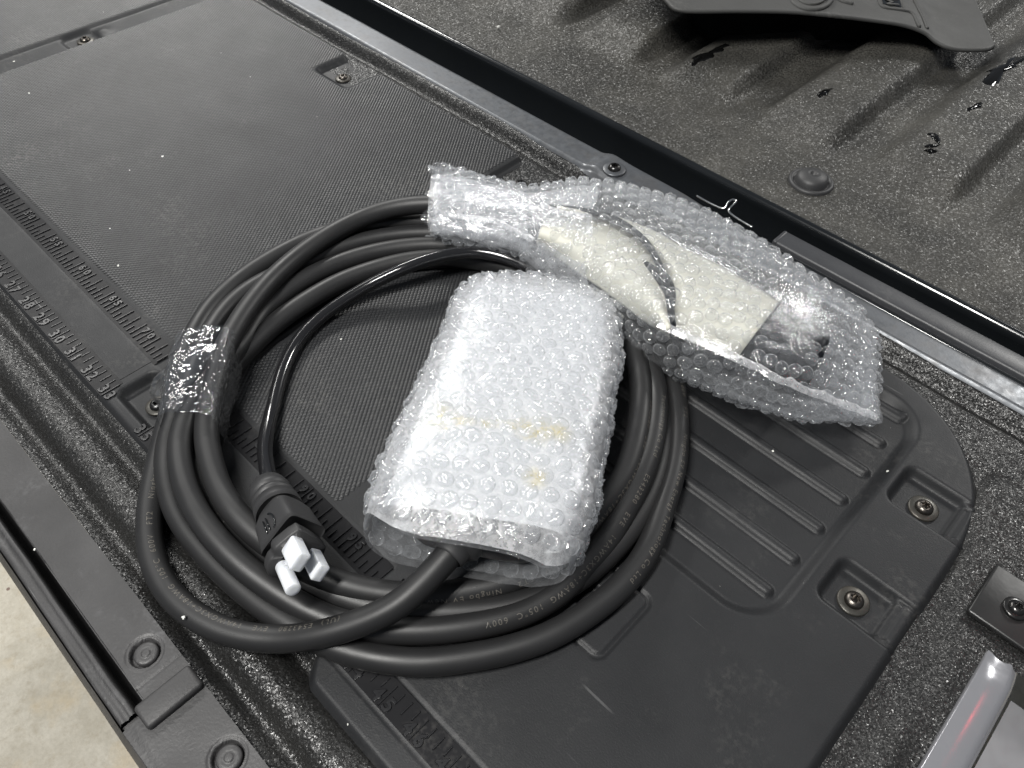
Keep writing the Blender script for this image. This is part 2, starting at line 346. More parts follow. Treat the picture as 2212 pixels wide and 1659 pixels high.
# ------------------------------------------------------------------ tailgate
TG = tag(empty('tailgate', (-.4, .25, -.03)), 'black open pickup tailgate lying flat with moulded plastic panel and rulers', 'tailgate')
SCREW_POCKETS = [(-.010, .060, .373, .411, .007), (-.008, .060, .280, .317, .007), (-.445, -.396, .062, .096, .007),
                 (-.445, -.375, .432, .500, .006), (-.712, -.655, .436, .500, .006)]
def front_y(X): return .050 - .0165 * sst(-.196, -.176, X)
def panel_sd(X, Y):
    d = np.maximum(np.maximum(front_y(X) - Y, Y - .484), X - .047)
    # far right corner is a wide curve, near right one a small radius
    cx, cy, r = -.063, .374, .110
    q = (X > cx) & (Y > cy); d = np.where(q, np.hypot(X - cx, Y - cy) - r, d); return d
def panel_h(X, Y):
    d = panel_sd(X, Y)
    h = -.009 * sst(-.0065, .0025, d)
    for cx0, cx1 in ((-.966, -.933), (-.437, -.404)):                   # cross strips between the sections
        h = h - .0028 * (sst(cx0 - .002, cx0 + .002, X) - sst(cx1 - .002, cx1 + .002, X)) * sst(.098, .104, Y + (0. if cx0 < -.8 else 0))
    for a in ((-.948, .317),): h = h + .003 * np.exp(-((X - a[0])**2 + (Y - a[1])**2) / .008**2)
    h = h - .003 * (1 - sst(-.001, .002, rrect(X, Y, -.962, -.925, .272, .308, .006)))
    # ribbed basin
    bd = rrect(X, Y, -.252, -.012, .233, .462, .034); h = h - .0058 * (1 - sst(-.0110, -.001, bd))
    for k in range(7):
        y = .265 + .0305 * k; x0, x1 = -.236, -.029 - (.004 if k > 4 else 0)
        rd = np.hypot(X - np.clip(X, x0, x1), Y - y); h = h + .0034 * np.sqrt(np.clip(1 - (rd / .0044)**2, 0, 1)) * (rd < .0044)
    # screw pockets
    for (x0, x1, y0, y1, dep) in SCREW_POCKETS:
        pd = rrect(X, Y, x0, x1, y0, y1, .008); h = h - dep * (1 - sst(-.0055, .0006, pd)) * np.where(d > -.0005, 0, 1)
    for (y0, y1) in ((.373, .411), (.280, .317)):
        h = h + .004 * np.exp(-((X - .0335) / .0022)**2) * (Y > y0 + .002) * (Y < y1 - .003) 
        h = h + .0056 * sst(.034, .038, X) * (Y > y0 + .002) * (Y < y1 - .003) * (d < -.002)
    # latch outline
    ld = np.abs(rrect(X, Y, -.108, -.0735, .158, .208, .006)); h = h - .0016 * (1 - sst(.0006, .0022, ld))
    h = h - .004 * (1 - sst(-.001, .001, rrect(X, Y, -.112, -.090, .176, .192, .001)))
    h = h - .0006 * ((Y > .0965) & (Y < .1155) & (X < -.2)) * 1.0
    h = h - .0007 * (np.abs(np.abs(Y - .0625) - .0098) < .0009) * (X > -.2)
    p = np.stack([X, Y, X * 0], -1); return h + .0002 * vnoise(p, 25)
keep = lambda X, Y: panel_sd(X, Y) < .0035
def smooth_keep(X, Y): return keep(X, Y)
near = grid('panel', np.arange(-.452, .0535, .0012), np.arange(.030, .4885, .0012), panel_h, M_PANEL, TG, keep)
far = grid('panel', np.arange(-1.55, -.4505, .0025), np.arange(.046, .4885, .0025), panel_h, M_PANEL, TG, keep)
# diamond field
def diamonds(name, x0, x1, y0, y1, step=1.):
    dx, dy = .0034 * step, .0047 * step
    i = np.arange(int((x1 - x0) / dx)); j = np.arange(int((y1 - y0) / dy) * 2)
    I, J = np.meshgrid(i, j); cx = x0 + (I + .5 + .5 * (J % 2)) * dx; cy = y0 + (J + 1) * dy / 2
    c = np.stack([cx.ravel(), cy.ravel()], 1); ok = np.ones(len(c), bool)
    for (a, b_, e, f, _) in SCREW_POCKETS: ok &= ~(rrect(c[:, 0], c[:, 1], a - .002, b_ + .002, e - .002, f, .008) < .001)
    c = c[ok]; n = len(c); g = .93
    off = np.array([[-dx / 2 * g, 0, 0], [0, -dy / 2 * g, 0], [dx / 2 * g, 0, 0], [0, dy / 2 * g, 0], [0, 0, .00085]])
    V = np.zeros((n, 5, 3)); V[:, :, :2] = c[:, None]; V += off; V[:, :, 2] += .00022 + .0001 * RNG.random((n, 1))
    V[:, 4, 2] += RNG.normal(0, .00007, n)
    base = (np.arange(n) * 5)[:, None, None]; T = np.array([[0, 1, 4], [1, 2, 4], [2, 3, 4], [3, 0, 4]])[None]
    return tag(mesh(name, V, (base + T).reshape(-1, 3), M_DIAM, TG, smooth=False), kind='stuff')
diamonds('diamond_texture', -.400, -.259, .1175, .481)
diamonds('diamond_texture', -.931, -.440, .1175, .481)
diamonds('diamond_texture', -1.45, -.969, .1175, .481)
# ruler bands (thin dark sheets let into the panel)
def band(x0, x1, y0, y1, z=.00025):
    xs = np.arange(x0, x1, .004); ys = np.linspace(y0, y1, 6)
    return grid('ruler_band', xs, ys, lambda X, Y: X * 0 + z + .00007 * vnoise(np.stack([X, Y, X * 0], -1), 90), M_RULER, TG)
band(-1.4, -.446, .0965, .1148, .0); band(-.398, -.178, .0965, .1148, -.0002)
band(-1.4, -.446, .0545, .0715); band(-.398, .02, .0545, .0715)
tick_me = {}
def tick(x, y0, y1, wd=.0011):
    key = (round(y1 - y0, 4), wd)
    if key not in tick_me:
        L_, hw, t = (y1 - y0), wd / 2, .00055; hw2 = hw * .5
        V = [(-hw, 0, 0), (hw, 0, 0), (hw, L_, 0), (-hw, L_, 0), (-hw2, hw2, t), (hw2, hw2, t), (hw2, L_ - hw2, t), (-hw2, L_ - hw2, t)]
        me = bpy.data.meshes.new('tick'); me.from_pydata(V, [], [(4, 5, 6, 7), (0, 1, 5, 4), (1, 2, 6, 5), (2, 3, 7, 6), (3, 0, 4, 7)]); tick_me[key] = me; me.materials.append(M_MARK)
    o = link('tick', tick_me[key], None, TG); o.location = (x - TG.location.x * 0, y0, .0003); return o
dig_me = {}
def digit(ch, x, y, size):
    if (ch, size) not in dig_me:
        me = text_mesh(ch, size, .00035, bold=.00022); me.materials.clear(); me.materials.append(M_MARK); dig_me[(ch, size)] = me
    o = link('digit', dig_me[(ch, size)], None, TG); o.location = (x, y, .0004); return o
for k in range(-26 * 4, 4 * 4):                                       # inches, 45 sits at x = -.143
    x = -.143 + k * .0254 / 4; 
    if -.446 < x < -.400 or x > -.05 or x < -.80: continue
    q = k % 4; ln = .0142 if q == 0 else (.0088 if q == 2 else .0068)
    tick(x, .0694 - ln, .0694)
    if q == 0:
        s = str(45 + k // 4)
        if len(s) == 2: digit(s[0], x - .0044, .0590, .0112); digit(s[1], x + .0044, .0590, .0112)
for k in range(-60 * 2, 9 * 2):                                       # centimetres, 95 sits at x = -.229
    x = -.229 + k * .005
    if -.446 < x < -.400 or x > -.182 or x < -.80: continue
    tick(x, .0992 if k % 2 == 0 else .0988, .1138 if k % 2 == 0 else .1060)
    if k % 10 == 0:
        s = str(95 + k // 2)
        if len(s) > 1: digit(s[-2], x - .0040, .1090, .0084); digit(s[-1], x + .0040, .1090, .0084)

# spray-lined inner skin
def skin_h(X, Y):
    n = vnoise(np.stack([X, Y, X * 0], -1), 12) * .0012 + vnoise(np.stack([X, Y, X * 0], -1), 400) * .0003
    prof = -.0035 - .0065 * np.exp(-((Y - .007) / .006)**2) + .0030 * np.exp(-((Y - .022) / .009)**2) - .0065 * np.exp(-((Y - .041) / .006)**2)
    fr = np.where(Y < .06, prof, -.008)
    farp = -.006 - .006 * np.exp(-((Y - .4975) / .0055)**2) + .0045 * sst(.500, .510, Y)
    h = np.where(Y > .45, farp, fr)
    rt = -.006 + .0045 * sst(.058, .075, X + .3 * (Y - .3)) + .0035 * np.exp(-((X - .070) / .008)**2) * sst(.33, .28, Y)
    return np.where((X > .035) & (Y > .06) & (Y < .45), rt, h) + n - .012 * sst(.098, .112, X) * 0
grid('liner_skin', np.arange(-1.45, .40, .0024), np.concatenate([np.arange(-.004, .062, .0018), np.arange(.062, .45, .006), np.arange(.45, .5125, .0018)]), skin_h, M_LINER, TG,
     keep=lambda X, Y: (X < .0865) | (Y > .32))
# front cap along the free edge of the gate
def cap_h(X, Y):
    h = .0005 - .0012 * sst(-.040, -.047, Y)
    for cx, cy in ((-.258, -.018), (-.178, -.016), (-.60, -.017)):
        r = np.hypot(X - cx, Y - cy); h = h - .0042 * (1 - sst(.0078, .0088, r)) - .0008 * np.exp(-((r - .0098) / .0006)**2)
    h = h - .0006 * np.exp(-((X + .243 + .02 * (Y + .004)) / .0006)**2)
    return h + .00025 * vnoise(np.stack([X, Y, X * 0], -1), 60)
slot = lambda X, Y: (X < -.2285) & (Y < -.0325)
grid('edge_cap', np.arange(-1.3, -.3495, .0025), np.arange(-.0480, -.0035, .0011), cap_h, M_TRIM, TG, keep=lambda X, Y: ~slot(X, Y))
grid('edge_cap', np.arange(-.3500, -.10, .0007), np.arange(-.0480, -.0035, .0007), cap_h, M_TRIM, TG, keep=lambda X, Y: ~slot(X, Y))
def strip(name, prof, x0, x1, mat, parent, nx=60, wob=0., close=False):
    xs = np.linspace(x0, x1, nx); pr = np.array(prof)
    V = np.zeros((nx, len(pr), 3)); V[:, :, 0] = xs[:, None]; V[:, :, 1] = pr[:, 0]; V[:, :, 2] = pr[:, 1]
    if wob: V[:, :, 2] += wob * vnoise(V, 70); V[:, :, 1] += wob * .6 * vnoise(V + 5, 50)
    return mesh(name, V, quads(nx, len(pr))[:, ::-1], mat, parent)
strip('slot_wall', [(-.0400, -.024), (-.0328, -.022), (-.0322, -.006), (-.0322, -.0008), (-.0312, .0008)], -1.3, -.2285, M_TRIM, TG, 40, .0002)
strip('outer_bar', [(-.0500, -.030), (-.0492, -.012), (-.0480, -.004), (-.0462, .0002), (-.0440, -.0002), (-.0425, -.0012), (-.0412, .0006), (-.0390, .0010), (-.0382, .0002), (-.0378, -.008), (-.0378, -.02)], -1.3, -.2320, M_TRIM, TG, 300, .0006)
strip('outer_face', [(-.0545, -.090), (-.0535, -.030), (-.0515, -.010), (-.0492, -.0035), (-.0478, -.0004)], -1.3, .30, M_TRIM, TG, 80, .0004)
box('slot_stop', -.2345, -.2278, -.0478, -.0375, -.018, -.004, M_TRIM, TG, .0010)
strip('slot_floor', [(-.052, -.026), (-.030, -.026)], -1.3, -.20, M_MATT, TG, 4)
box('raised_bar', -.2335, -.2175, -.0375, -.0040, -.004, .0052, M_TRIM, TG, .0024, 4)
for cx, cy, dz in ((-.258, -.018, 0), (-.178, -.016, 0)):
    lathe('push_rivet', [(.0068, -.003), (.0068, -.0004), (.0060, .0006), (.0035, .0003), (.0026, .0001), (.0022, .0007), (.0018, .0008), (0.0001, .0008)], M_TRIM, TG, (cx + .0006, cy + .0004, 0))
# far side: painted metal, gasket gap, moulding
def metal_h(X, Y):
    h = .0005 + .0035 * sst(-.392, -.376, X) - .0025 * sst(-.30, -.26, X) - .004 * sst(.540, .5435, Y) - .004 * sst(.5125, .508, Y)
    h = h + .0012 * np.exp(-((X + .375) / .012)**2)
    return h + .0003 * vnoise(np.stack([X, Y, X * 0], -1), 18)
def metal_keep(X, Y):
    lo = .509 - .011 * (sst(-.40, -.37, X) - sst(-.33, -.27, X)); return Y > lo
grid('painted_edge', np.arange(-1.6, .40, .002), np.arange(.496, .5440, .0015), metal_h, M_PAINT, TG, metal_keep)
strip('hinge_edge', [(.5438, -.0035), (.5442, -.03), (.5446, -.06)], -1.6, .40, M_BLACK, TG, 12)
strip('edge_moulding', [(.5375, -.001), (.5380, .0050), (.5392, .0064), (.5410, .0068), (.5555, .0072), (.5572, .0064), (.5580, .0040), (.5580, -.02)], -.196, .42, M_MOULD, TG, 60, .0002)
strip('moulding_gasket', [(.5330, .0006), (.5345, .0022), (.5365, .0022), (.5375, .001)], -.200, .42, M_BLACK, TG, 30)
box('moulding_end', -.2000, -.1955, .5380, .5578, -.004, .0070, M_MOULD, TG, .0018, 3)

def screw(name, x, y, z, r, mat, tilt=0., washer=.0, star=6, wm=None):
    s = empty_part = None
    prof = [(r * 1.02, -.002), (r * 1.02, .0006), (r * .95, r * .42), (r * .78, r * .66), (r * .56, r * .74)]
    o = lathe(name, prof, mat, TG, (x, y, z), 28)
    # star socket
    n = star * 4; a = np.linspace(0, 2 * math.pi, n, endpoint=False); rr = r * (.47 + .10 * np.cos(star * a))
    rim = np.stack([x + r * .56 * np.cos(a), y + r * .56 * np.sin(a), np.full(n, z + r * .74)], 1)
    e = np.stack([x + rr * np.cos(a), y + rr * np.sin(a), np.full(n, z + r * .74)], 1); d = e.copy(); d[:, 2] -= r * .55
    V = np.vstack([rim, e, d]); F = [tuple(f) for f in quads(3, n, True)] + [tuple(range(2 * n, 3 * n))]
    mesh('socket', V, F, mat, o, smooth=False)
    if washer:
        w_ = lathe('washer', [(r * .9, z * 0 + .0012), (washer * .92, .0011), (washer, .0006), (washer, -.0004)], wm or M_WASHER, o, (x, y, z), 32)
    return o
screw('screw', .0135, .3885, -.0060, .0060, M_SCREW, washer=.0098)
screw('screw', .0125, .2965, -.0060, .0060, M_SCREW, washer=.0098)
screw('screw', -.4165, .0795, -.0055, .0056, M_DARKSCREW, washer=.0088)
screw('screw', -.414, .4510, -.0050, .0058, M_DARKSCREW, washer=.0080)
screw('screw', -.681, .4520, -.0050, .0050, M_SCREW, washer=.0085)
screw('screw', -.945, .2930, -.0045, .0058, M_SCREW, washer=.0095)
screw('bolt', -.3610, .5215, .0055, .0062, M_DARKSCREW, washer=.0110, wm=M_PAINT)
for q in (TG.children[-1],): pass
# wire clip
cp = [P(u, v, z) for u, v, z in ((1505, 423, .002), (1530, 437, .002), (1556, 449, .002), (1566, 449, .003), (1572, 438, .006), (1583, 431, .007), (1590, 436, .006), (1580, 446, .004), (1574, 456, .003), (1590, 470, .002), (1625, 491, .001))]
tag(tube('wire_clip', resample(catmull(cp, 80), .0012), .0010, M_WIRE, None, 10), 'small bright bent wire clip hooked on the painted edge beside the black gap', 'clip')
# corner bracket: black plate, screw, silver arm
PL = box('bracket_plate', -.024, .024, -.0215, .0215, 0, .0045, M_PLATE, TG, .0016, 3, M=Matrix.Rotation(-.0, 3, 'Z'), loc=(.0875, .3545, -.001))
screw('plate_screw', .0835, .3535, .0045, .0050, M_DARKSCREW, washer=.0074, wm=M_DARKSCREW)
def arm():
    ys = np.linspace(-.10, .335, 60); ring = []
    for y in ys:
        k = float(sst(.305, .328, y)); wx = .018 + .003 * (1 - (y + .1) / .43)
        x0 = .0825; z = .0040 - .0065 * k; e = .006 * float(sst(.30, .325, y))
        ring.append([(x0, y, z - .006), (x0, y, z - .0008), (x0 + .0008, y, z), (x0 + wx * .45, y, z - .002 * math.exp(-((y - .312) / .007)**2)), (x0 + wx - .004, y, z), (x0 + wx - .0005, y, z - .0012), (x0 + wx + .0015, y, z - .0042), (x0 + wx + .003, y, z - .010), (x0 + wx + .0035 - e, y, z - .030)])
    V = np.array(ring); mesh('support_arm', V, quads(len(ys), 9)[:, ::-1], M_SILVER, TG)
arm()
grid('side_panel', np.linspace(.1085, .60, 12), np.linspace(-.1, .315, 12), lambda X, Y: X * 0 - .020, M_SILVER2, TG)

# ------------------------------------------------------------------ truck bed
BED = tag(empty('truck_bed', (-.2, .9, -.03)), 'ribbed pickup bed floor with dusty black spray lining beyond the gap', 'truck bed')
def bed_h(X, Y):
    t = sst(.69, .75, Y); h = 0 * X
    ph = (X + .2315) / .1225; f = ph - np.floor(ph)          # slopes facing right end at f=0
    ridge = sst(.20, .40, f) - sst(.87, 1.0, f)
    h = -.006 + .019 * ridge * t
    return h + .0003 * vnoise(np.stack([X, Y, X * 0], -1), 9) - .003 * sst(.597, .5885, Y)
grid('bed_floor', np.arange(-1.9, .75, .004), np.arange(.5885, 2.0, .004), bed_h, M_BEDLINER, BED)
strip('sill', [(.5985, -.0045), (.5960, -.0022), (.5930, -.0012), (.5905, -.0018), (.5888, -.0040), (.5880, -.009), (.5880, -.06), (.545, -.062)], -1.9, .75, M_BLACK, BED, 40)
lathe('drain_plug', [(.0215, -.001), (.0212, .0020), (.0195, .0036), (.0172, .0030), (.0162, .0010), (.0156, .0020), (.0150, .0062), (.0120, .0088), (.0065, .0104), (.0032, .0106), (.0026, .0070), (.0001, .0068)], M_PLUG, BED, (-.226, .6535, -.0062), 40)

# ------------------------------------------------------------------ puddles
def puddle(pts, label, z=.0006):
    p = np.array([P(u, v, z - .002) for u, v in pts]); c = p.mean(0); n = 48
    q = catmull(np.vstack([p, p[:1]]), n)[:-1]; q[:, 2] = 0
    q = c * [1, 1, 0] + (q - c * [1, 1, 0]) * 1.15 + vnoise(q, 170)[:, None] * np.array([.004, .003, 0]) + RNG.normal(0, .0006, q.shape) * [1, 1, 0]
    zz = lambda a: bed_h(a[:, 0], a[:, 1])
    rings = []
    for s, dz in ((1., -.0006), (.85, .0007), (.5, .0013), (.05, .0015)):
        r_ = c + (q - c) * s; r_[:, 2] = zz(r_) + dz; rings.append(r_)
    V = np.vstack(rings); tag(mesh('puddle', V, quads(4, n - 1, True)[:, ::-1], M_WATER), label, 'puddle', 'water spots on the bed floor')
puddle([(2112, 195), (2128, 178), (2150, 168), (2165, 155), (2190, 148), (2200, 150), (2192, 162), (2175, 172), (2150, 186), (2135, 205), (2120, 208)], 'largest dark irregular water puddle on the bed floor near the right edge')
puddle([(2074, 262), (2088, 252), (2112, 250), (2100, 258), (2082, 268)], 'thin water streak on the bed floor just below the largest puddle')
puddle([(1995, 318), (2008, 316), (2018, 326), (2014, 336), (2004, 330)], 'small rounded water drop with bright glint on the bed floor, upper of three')
puddle([(1993, 341), (2012, 339), (2006, 346), (1994, 347)], 'small water drop on the bed floor, middle of three close drops')
puddle([(1977, 353), (1992, 350), (2000, 354), (1990, 359)], 'small water drop on the bed floor, lowest of three close drops')
puddle([(1752, 232), (1765, 224), (1788, 219), (1775, 230), (1758, 238)], 'dark water spot on the bed floor between the flap and drain plug')

puddle([(1490, 148), (1508, 146), (1530, 138), (1556, 122), (1562, 128), (1540, 144), (1512, 156), (1494, 158)], 'dark wet streak on the bed floor under the left end of the mud flap')
# ------------------------------------------------------------------ mud flap lying on the bed
def flap():
    MF = tag(empty('mud_flap', tuple(P(1800, 20, .05))), 'black moulded plastic mud flap with embossed ring lying on the truck bed', 'mud flap')
    lo = [(1380, -60, .085), (1437, 0, .082), (1475, 23, .080), (1600, 24, .076), (1708, 26, .072), (1800, 34, .068), (1875, 43, .062), (1948, 54, .054), (1995, 70, .046), (2021, 90, .038), (2048, 103, .034), (2080, 108, .031), (2130, 107, .030), (2146, 99, .030)]
    up = [(1400, -330, .085), (1450, -330, .085), (1500, -330, .085), (1600, -330, .085), (1680, -330, .08), (1750, -330, .075), (1800, -330, .07), (1850, -330, .06), (1890, -330, .05), (1910, -330, .045), (1930, -330, .04), (1945, -330, .036), (1960, -330, .034), (1968, -330, .034)]
    lo = [(a, b, c * .76) for a, b, c in lo]; up = [(a, b, c * .76) for a, b, c in up]
    A = catmull([P(*q) for q in lo], 90); B = catmull([P(*q) for q in up], 90); t = np.linspace(0, 1, 90)**1.6
    G = A[:, None] * (1 - t)[None, :, None] + B[:, None] * t[None, :, None]
    G[:, 0, 2] -= .002
    o = mesh('flap_sheet', G, quads(90, 90), M_FLAP, MF); s = o.modifiers.new('thickness', 'SOLIDIFY'); s.thickness = .004; s.offset = 0
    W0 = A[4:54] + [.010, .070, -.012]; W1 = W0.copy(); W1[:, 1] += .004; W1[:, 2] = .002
    mesh('flap_shade_strip', np.stack([W0, W1], 1), quads(len(W0), 2), M_MATT, MF)  # added black strip, stands in for deep shade beneath the flap
    ring = [P(1752 + 44 * math.cos(a), -6 + 27 * math.sin(a), .054 + .002) for a in np.linspace(0, 2 * math.pi, 40)]
    tube('embossed_ring', np.array(ring), .0028, M_FLAP, MF, 8, False)
    ring = [P(1752 + 30 * math.cos(a), -8 + 17 * math.sin(a), .054 + .002) for a in np.linspace(0, 2 * math.pi, 40)]
    tube('embossed_ring', np.array(ring), .0020, M_FLAP, MF, 8, False)
    def zf(u): return float(np.interp(u, [q[0] for q in lo], [q[2] for q in lo])) 
    def bead(pts, r, m=M_FLAP): tube('bead', smooth_path(resample(on_surf(G, catmull([(u, v, 0) for u, v in pts], 50)[:, :2], .0018), .003), 4), r, m, MF, 8)
    bead([(1890, -60), (1893, -20), (1898, 0), (1903, 14), (1912, 18), (1960, 24), (1972, 30), (1980, 46), (1986, 58)], .0022)
    bead([(1925, -60), (1945, 0), (1955, 22)], .0014); bead([(1790, -20), (1815, 2), (1842, 9)], .003)
    bead([(1955, -60), (1975, 0), (1995, 40), (2003, 62)], .002)
    pts = on_surf(G, ((1898, -40), (1908, 8), (1948, 15), (1930, -40)), .0030)
    mesh('name_plate', pts, [(0, 1, 2, 3)], M_BLACK, MF)
    me = text_mesh('MO', .019, .0003); me.materials.append(M_FLAP)
    a, b_, c = on_surf(G, ((1928, 10), (1920, -14), (1944, 12)), .0028)
    X = (b_ - a) / np.linalg.norm(b_ - a); Z = np.array([0, 0, 1.]); Y = np.cross(Z, X)
    for v in me.vertices: v.co = Vector(a + X * (v.co.x + .010) + Y * v.co.y + Z * (v.co.z + .002))
    link('lettering', me, None, MF)
flap()

# ------------------------------------------------------------------ charging cable set
CS = tag(empty('charging_cable', (-.27, .25, 0)), 'coiled black vehicle charging cable with plug, control box and wrapped handle', 'cable')
RC = .0079
seq = [(1060, 1085, .050), (1000, 1162, .047), (935, 1237, .042), (860, 1307, .034), (776, 1346, .026), (693, 1370, .019), (610, 1381, .011), (510, 1371, .007), (426, 1334, .006), (363, 1278, .006), (328, 1201, .007), (322, 1118, .008), (334, 1035, .0085), (352, 960, .009),
       (372, 880, .009), (390, 800, .009), (410, 742, .009), (450, 672, .0085), (510, 612, .008), (576, 566, .008), (660, 522, .008), (745, 495, .008), (843, 481, .008), (910, 478, .008), (1010, 484, .008), (1120, 505, .008), (1240, 555, .008), (1340, 620, .008), (1410, 700, .008),      # L1
       (1446, 785, .008), (1461, 866, .0085), (1464, 941, .0085), (1456, 1016, .0085), (1434, 1091, .0085), (1404, 1180, .0085), (1360, 1246, .0085), (1304, 1300, .008), (1204, 1366, .008), (1105, 1402, .008), (1010, 1421, .008), (910, 1431, .008), (804, 1420, .0075), (710, 1392, .007), (630, 1348, .007), (543, 1288, .006), (450, 1201, .007), (384, 1111, .010), (360, 1020, .014), (366, 950, .018),
       (395, 860, .017), (425, 785, .013), (445, 736, .010), (490, 669, .0085), (550, 620, .008), (640, 577, .008), (743, 534, .008), (843, 511, .008), (943, 505, .008), (1030, 514, .008), (1120, 540, .008), (1230, 590, .008), (1330, 670, .008), (1395, 750, .0085),                   # L2
       (1420, 816, .008), (1430, 880, .008), (1432, 941, .008), (1424, 1000, .008), (1404, 1066, .008), (1370, 1130, .008), (1310, 1200, .008), (1230, 1262, .008), (1120, 1306, .008), (1010, 1322, .008), (910, 1322, .008), (800, 1308, .0085), (700, 1272, .0085), (610, 1220, .0085), (545, 1170, .009), (493, 1122, .010), (450, 1062, .009), (424, 1001, .009), (418, 940, .009),
       (440, 870, .009), (500, 795, .009), (542, 748, .009), (597, 697, .0085), (660, 652, .008), (743, 606, .008), (843, 573, .008), (920, 560, .008), (1010, 560, .008), (1110, 582, .008), (1220, 630, .0085), (1310, 690, .011), (1375, 750, .015),                                # L5
       (1410, 810, .018), (1418, 876, .020), (1413, 941, .020), (1400, 991, .020), (1381, 1041, .019), (1350, 1100, .017), (1315, 1160, .014), (1265, 1222, .011), (1204, 1283, .0095), (1120, 1328, .0095), (1010, 1354, .010), (885, 1364, .010), (760, 1352, .011), (670, 1320, .012), (593, 1274, .015), (510, 1210, .019), (440, 1130, .022), (400, 1051, .023), (388, 968, .023),
       (405, 900, .023), (450, 830, .022), (490, 780, .018), (527, 738, .013), (562, 682, .0105), (626, 625, .010), (710, 578, .0095), (810, 546, .009), (910, 532, .009), (1014, 534, .009), (1100, 552, .010), (1200, 596, .014), (1300, 652, .020),                                # L4
       (1356, 716, .023), (1376, 778, .023), (1385, 841, .023), (1380, 916, .023), (1354, 1016, .022), (1302, 1091, .020), (1240, 1160, .017), (1170, 1222, .014), (1085, 1260, .012), (1010, 1277, .0115), (935, 1286, .0115), (843, 1284, .012), (760, 1268, .014), (677, 1236, .016), (610, 1195, .018), (555, 1155, .020), (506, 1105, .022), (472, 1051, .022), (450, 975, .023), (446, 920, .024),
       (458, 850, .027), (476, 780, .029), (494, 735, .029), (532, 672, .027), (586, 606, .024), (660, 542, .022), (743, 490, .022), (826, 456, .024), (910, 442, .027), (1000, 446, .030), (1090, 468, .033)]                                                                             # L3
path = smooth_path(resample(catmull([P(*q) for q in seq], 2600), .003), 10)
cable = tube('cable', path, RC, M_CABLE, CS, 22)
CABLE_S = arclen(path)
def near_s(u, v, z, lo=0., hi=1e9):
    q = P(u, v, z); d = np.linalg.norm(path - q, axis=1); d[(CABLE_S < lo) | (CABLE_S > hi)] = 9; return CABLE_S[int(np.argmin(d))]
FULL = '(UL)  E543280   EVE   14AWGX3C+18AWG  105\u00b0C  600V   FT2    Ningbo EV New Energy Technology Co Ltd'
def print_on(s0, body, phi, size=.0048, par=None):
    me = text_mesh(body, size, 0, 'LEFT', 1.35); me.materials.clear(); me.materials.append(M_PRINT)
    T, N, L = frames(path); n = len(me.vertices); co = np.empty(n * 3, np.float32); me.vertices.foreach_get('co', co); co = co.reshape(-1, 3)
    s = s0 + co[:, 0]; f = lambda A: np.stack([np.interp(s, CABLE_S, A[:, k]) for k in range(3)], -1)
    c, up, lf = f(path), f(N), f(L); a = phi + co[:, 1] / RC; rr = RC + .00012
    V = c + rr * (np.cos(a)[:, None] * up + np.sin(a)[:, None] * lf)
    me.vertices.foreach_set('co', V.astype(np.float32).ravel()); me.update()
    return link('lettering', me, None, cable)
sA = near_s(745, 1345, .026, 0, .6)
print_on(sA, FULL, -.35)
sO = near_s(1450, 800, .008, .5, 1.5)
print_on(sO - .028, '14AWG  105\u00b0C  600V    FT2      Ningbo EV New Energy Technology Co Ltd', .55)
s2 = near_s(1413, 830, .02, 2.0, 3.6)
TOT = CABLE_S[-1]
turns = [near_s(1464, 941, .0085), near_s(1432, 941, .008), near_s(1413, 941, .020), near_s(1382, 900, .023)]
print_on(turns[2] - .030, 'Technology Co Ltd      E543280   EVE   14AWGX3C+18AWG  105\u00b0C  600V', .5)
print_on(turns[3] - .010, 'E543280   EVE   14AWGX3C+18AWG  105\u00b0C  600V   FT2    Ningbo EV New Energy', .95)
print_on(near_s(450, 1062, .009, turns[1]) - .075, 'Technology Co Ltd', .3)

# glossy supply cord
RG = .0050
cord = [(592, 1074, .0270), (582, 1040, .0250), (575, 1005, .020), (572, 968, .014), (578, 925, .009), (590, 879, .006), (613, 796, .0055), (650, 729, .0055), (710, 672, .0075), (793, 619, .0140), (876, 579, .022), (943, 556, .0240), (1014, 545, .0240), (1080, 553, .0240), (1130, 572, .0230), (1165, 590, .022), (1190, 620, .022), (1195, 660, .024)]
cpth = smooth_path(resample(catmull([P(*q) for q in cord], 500), .0025), 6)
tube('supply_cord', cpth, RG, M_CORD, CS, 20)

# plug
PO, PF = P(585, 1066, .0260), P(645, 1192, .0440); AX = PF - PO; PLEN = np.linalg.norm(AX); AX /= PLEN
SD = np.cross(AX, [0, 0, 1.]); SD /= np.linalg.norm(SD); UPV = np.cross(SD, AX); PM = np.stack([SD, UPV, AX], 1)   # local x side (screen left/right), y up, z along pins
SX, SZ = 1.2, PLEN / .0385
PLUG = empty('plug', (0, 0, 0)); PLUG.parent = CS; PLUG.matrix_parent_inverse = Matrix.Translation(-CS.location)
_r = math.radians(-36); ROLL = np.array([[math.cos(_r), -math.sin(_r), 0], [math.sin(_r), math.cos(_r), 0], [0, 0, 1.]])
def sect(t, hw, hh, n=40, e=3.2, flat=0.):
    a = np.linspace(0, 2 * math.pi, n, endpoint=False); c, s = np.cos(a), np.sin(a)
    return np.stack([hw * np.sign(c) * np.abs(c)**(2 / e), hh * np.sign(s) * np.abs(s)**(2 / e), np.full(n, t)], -1)
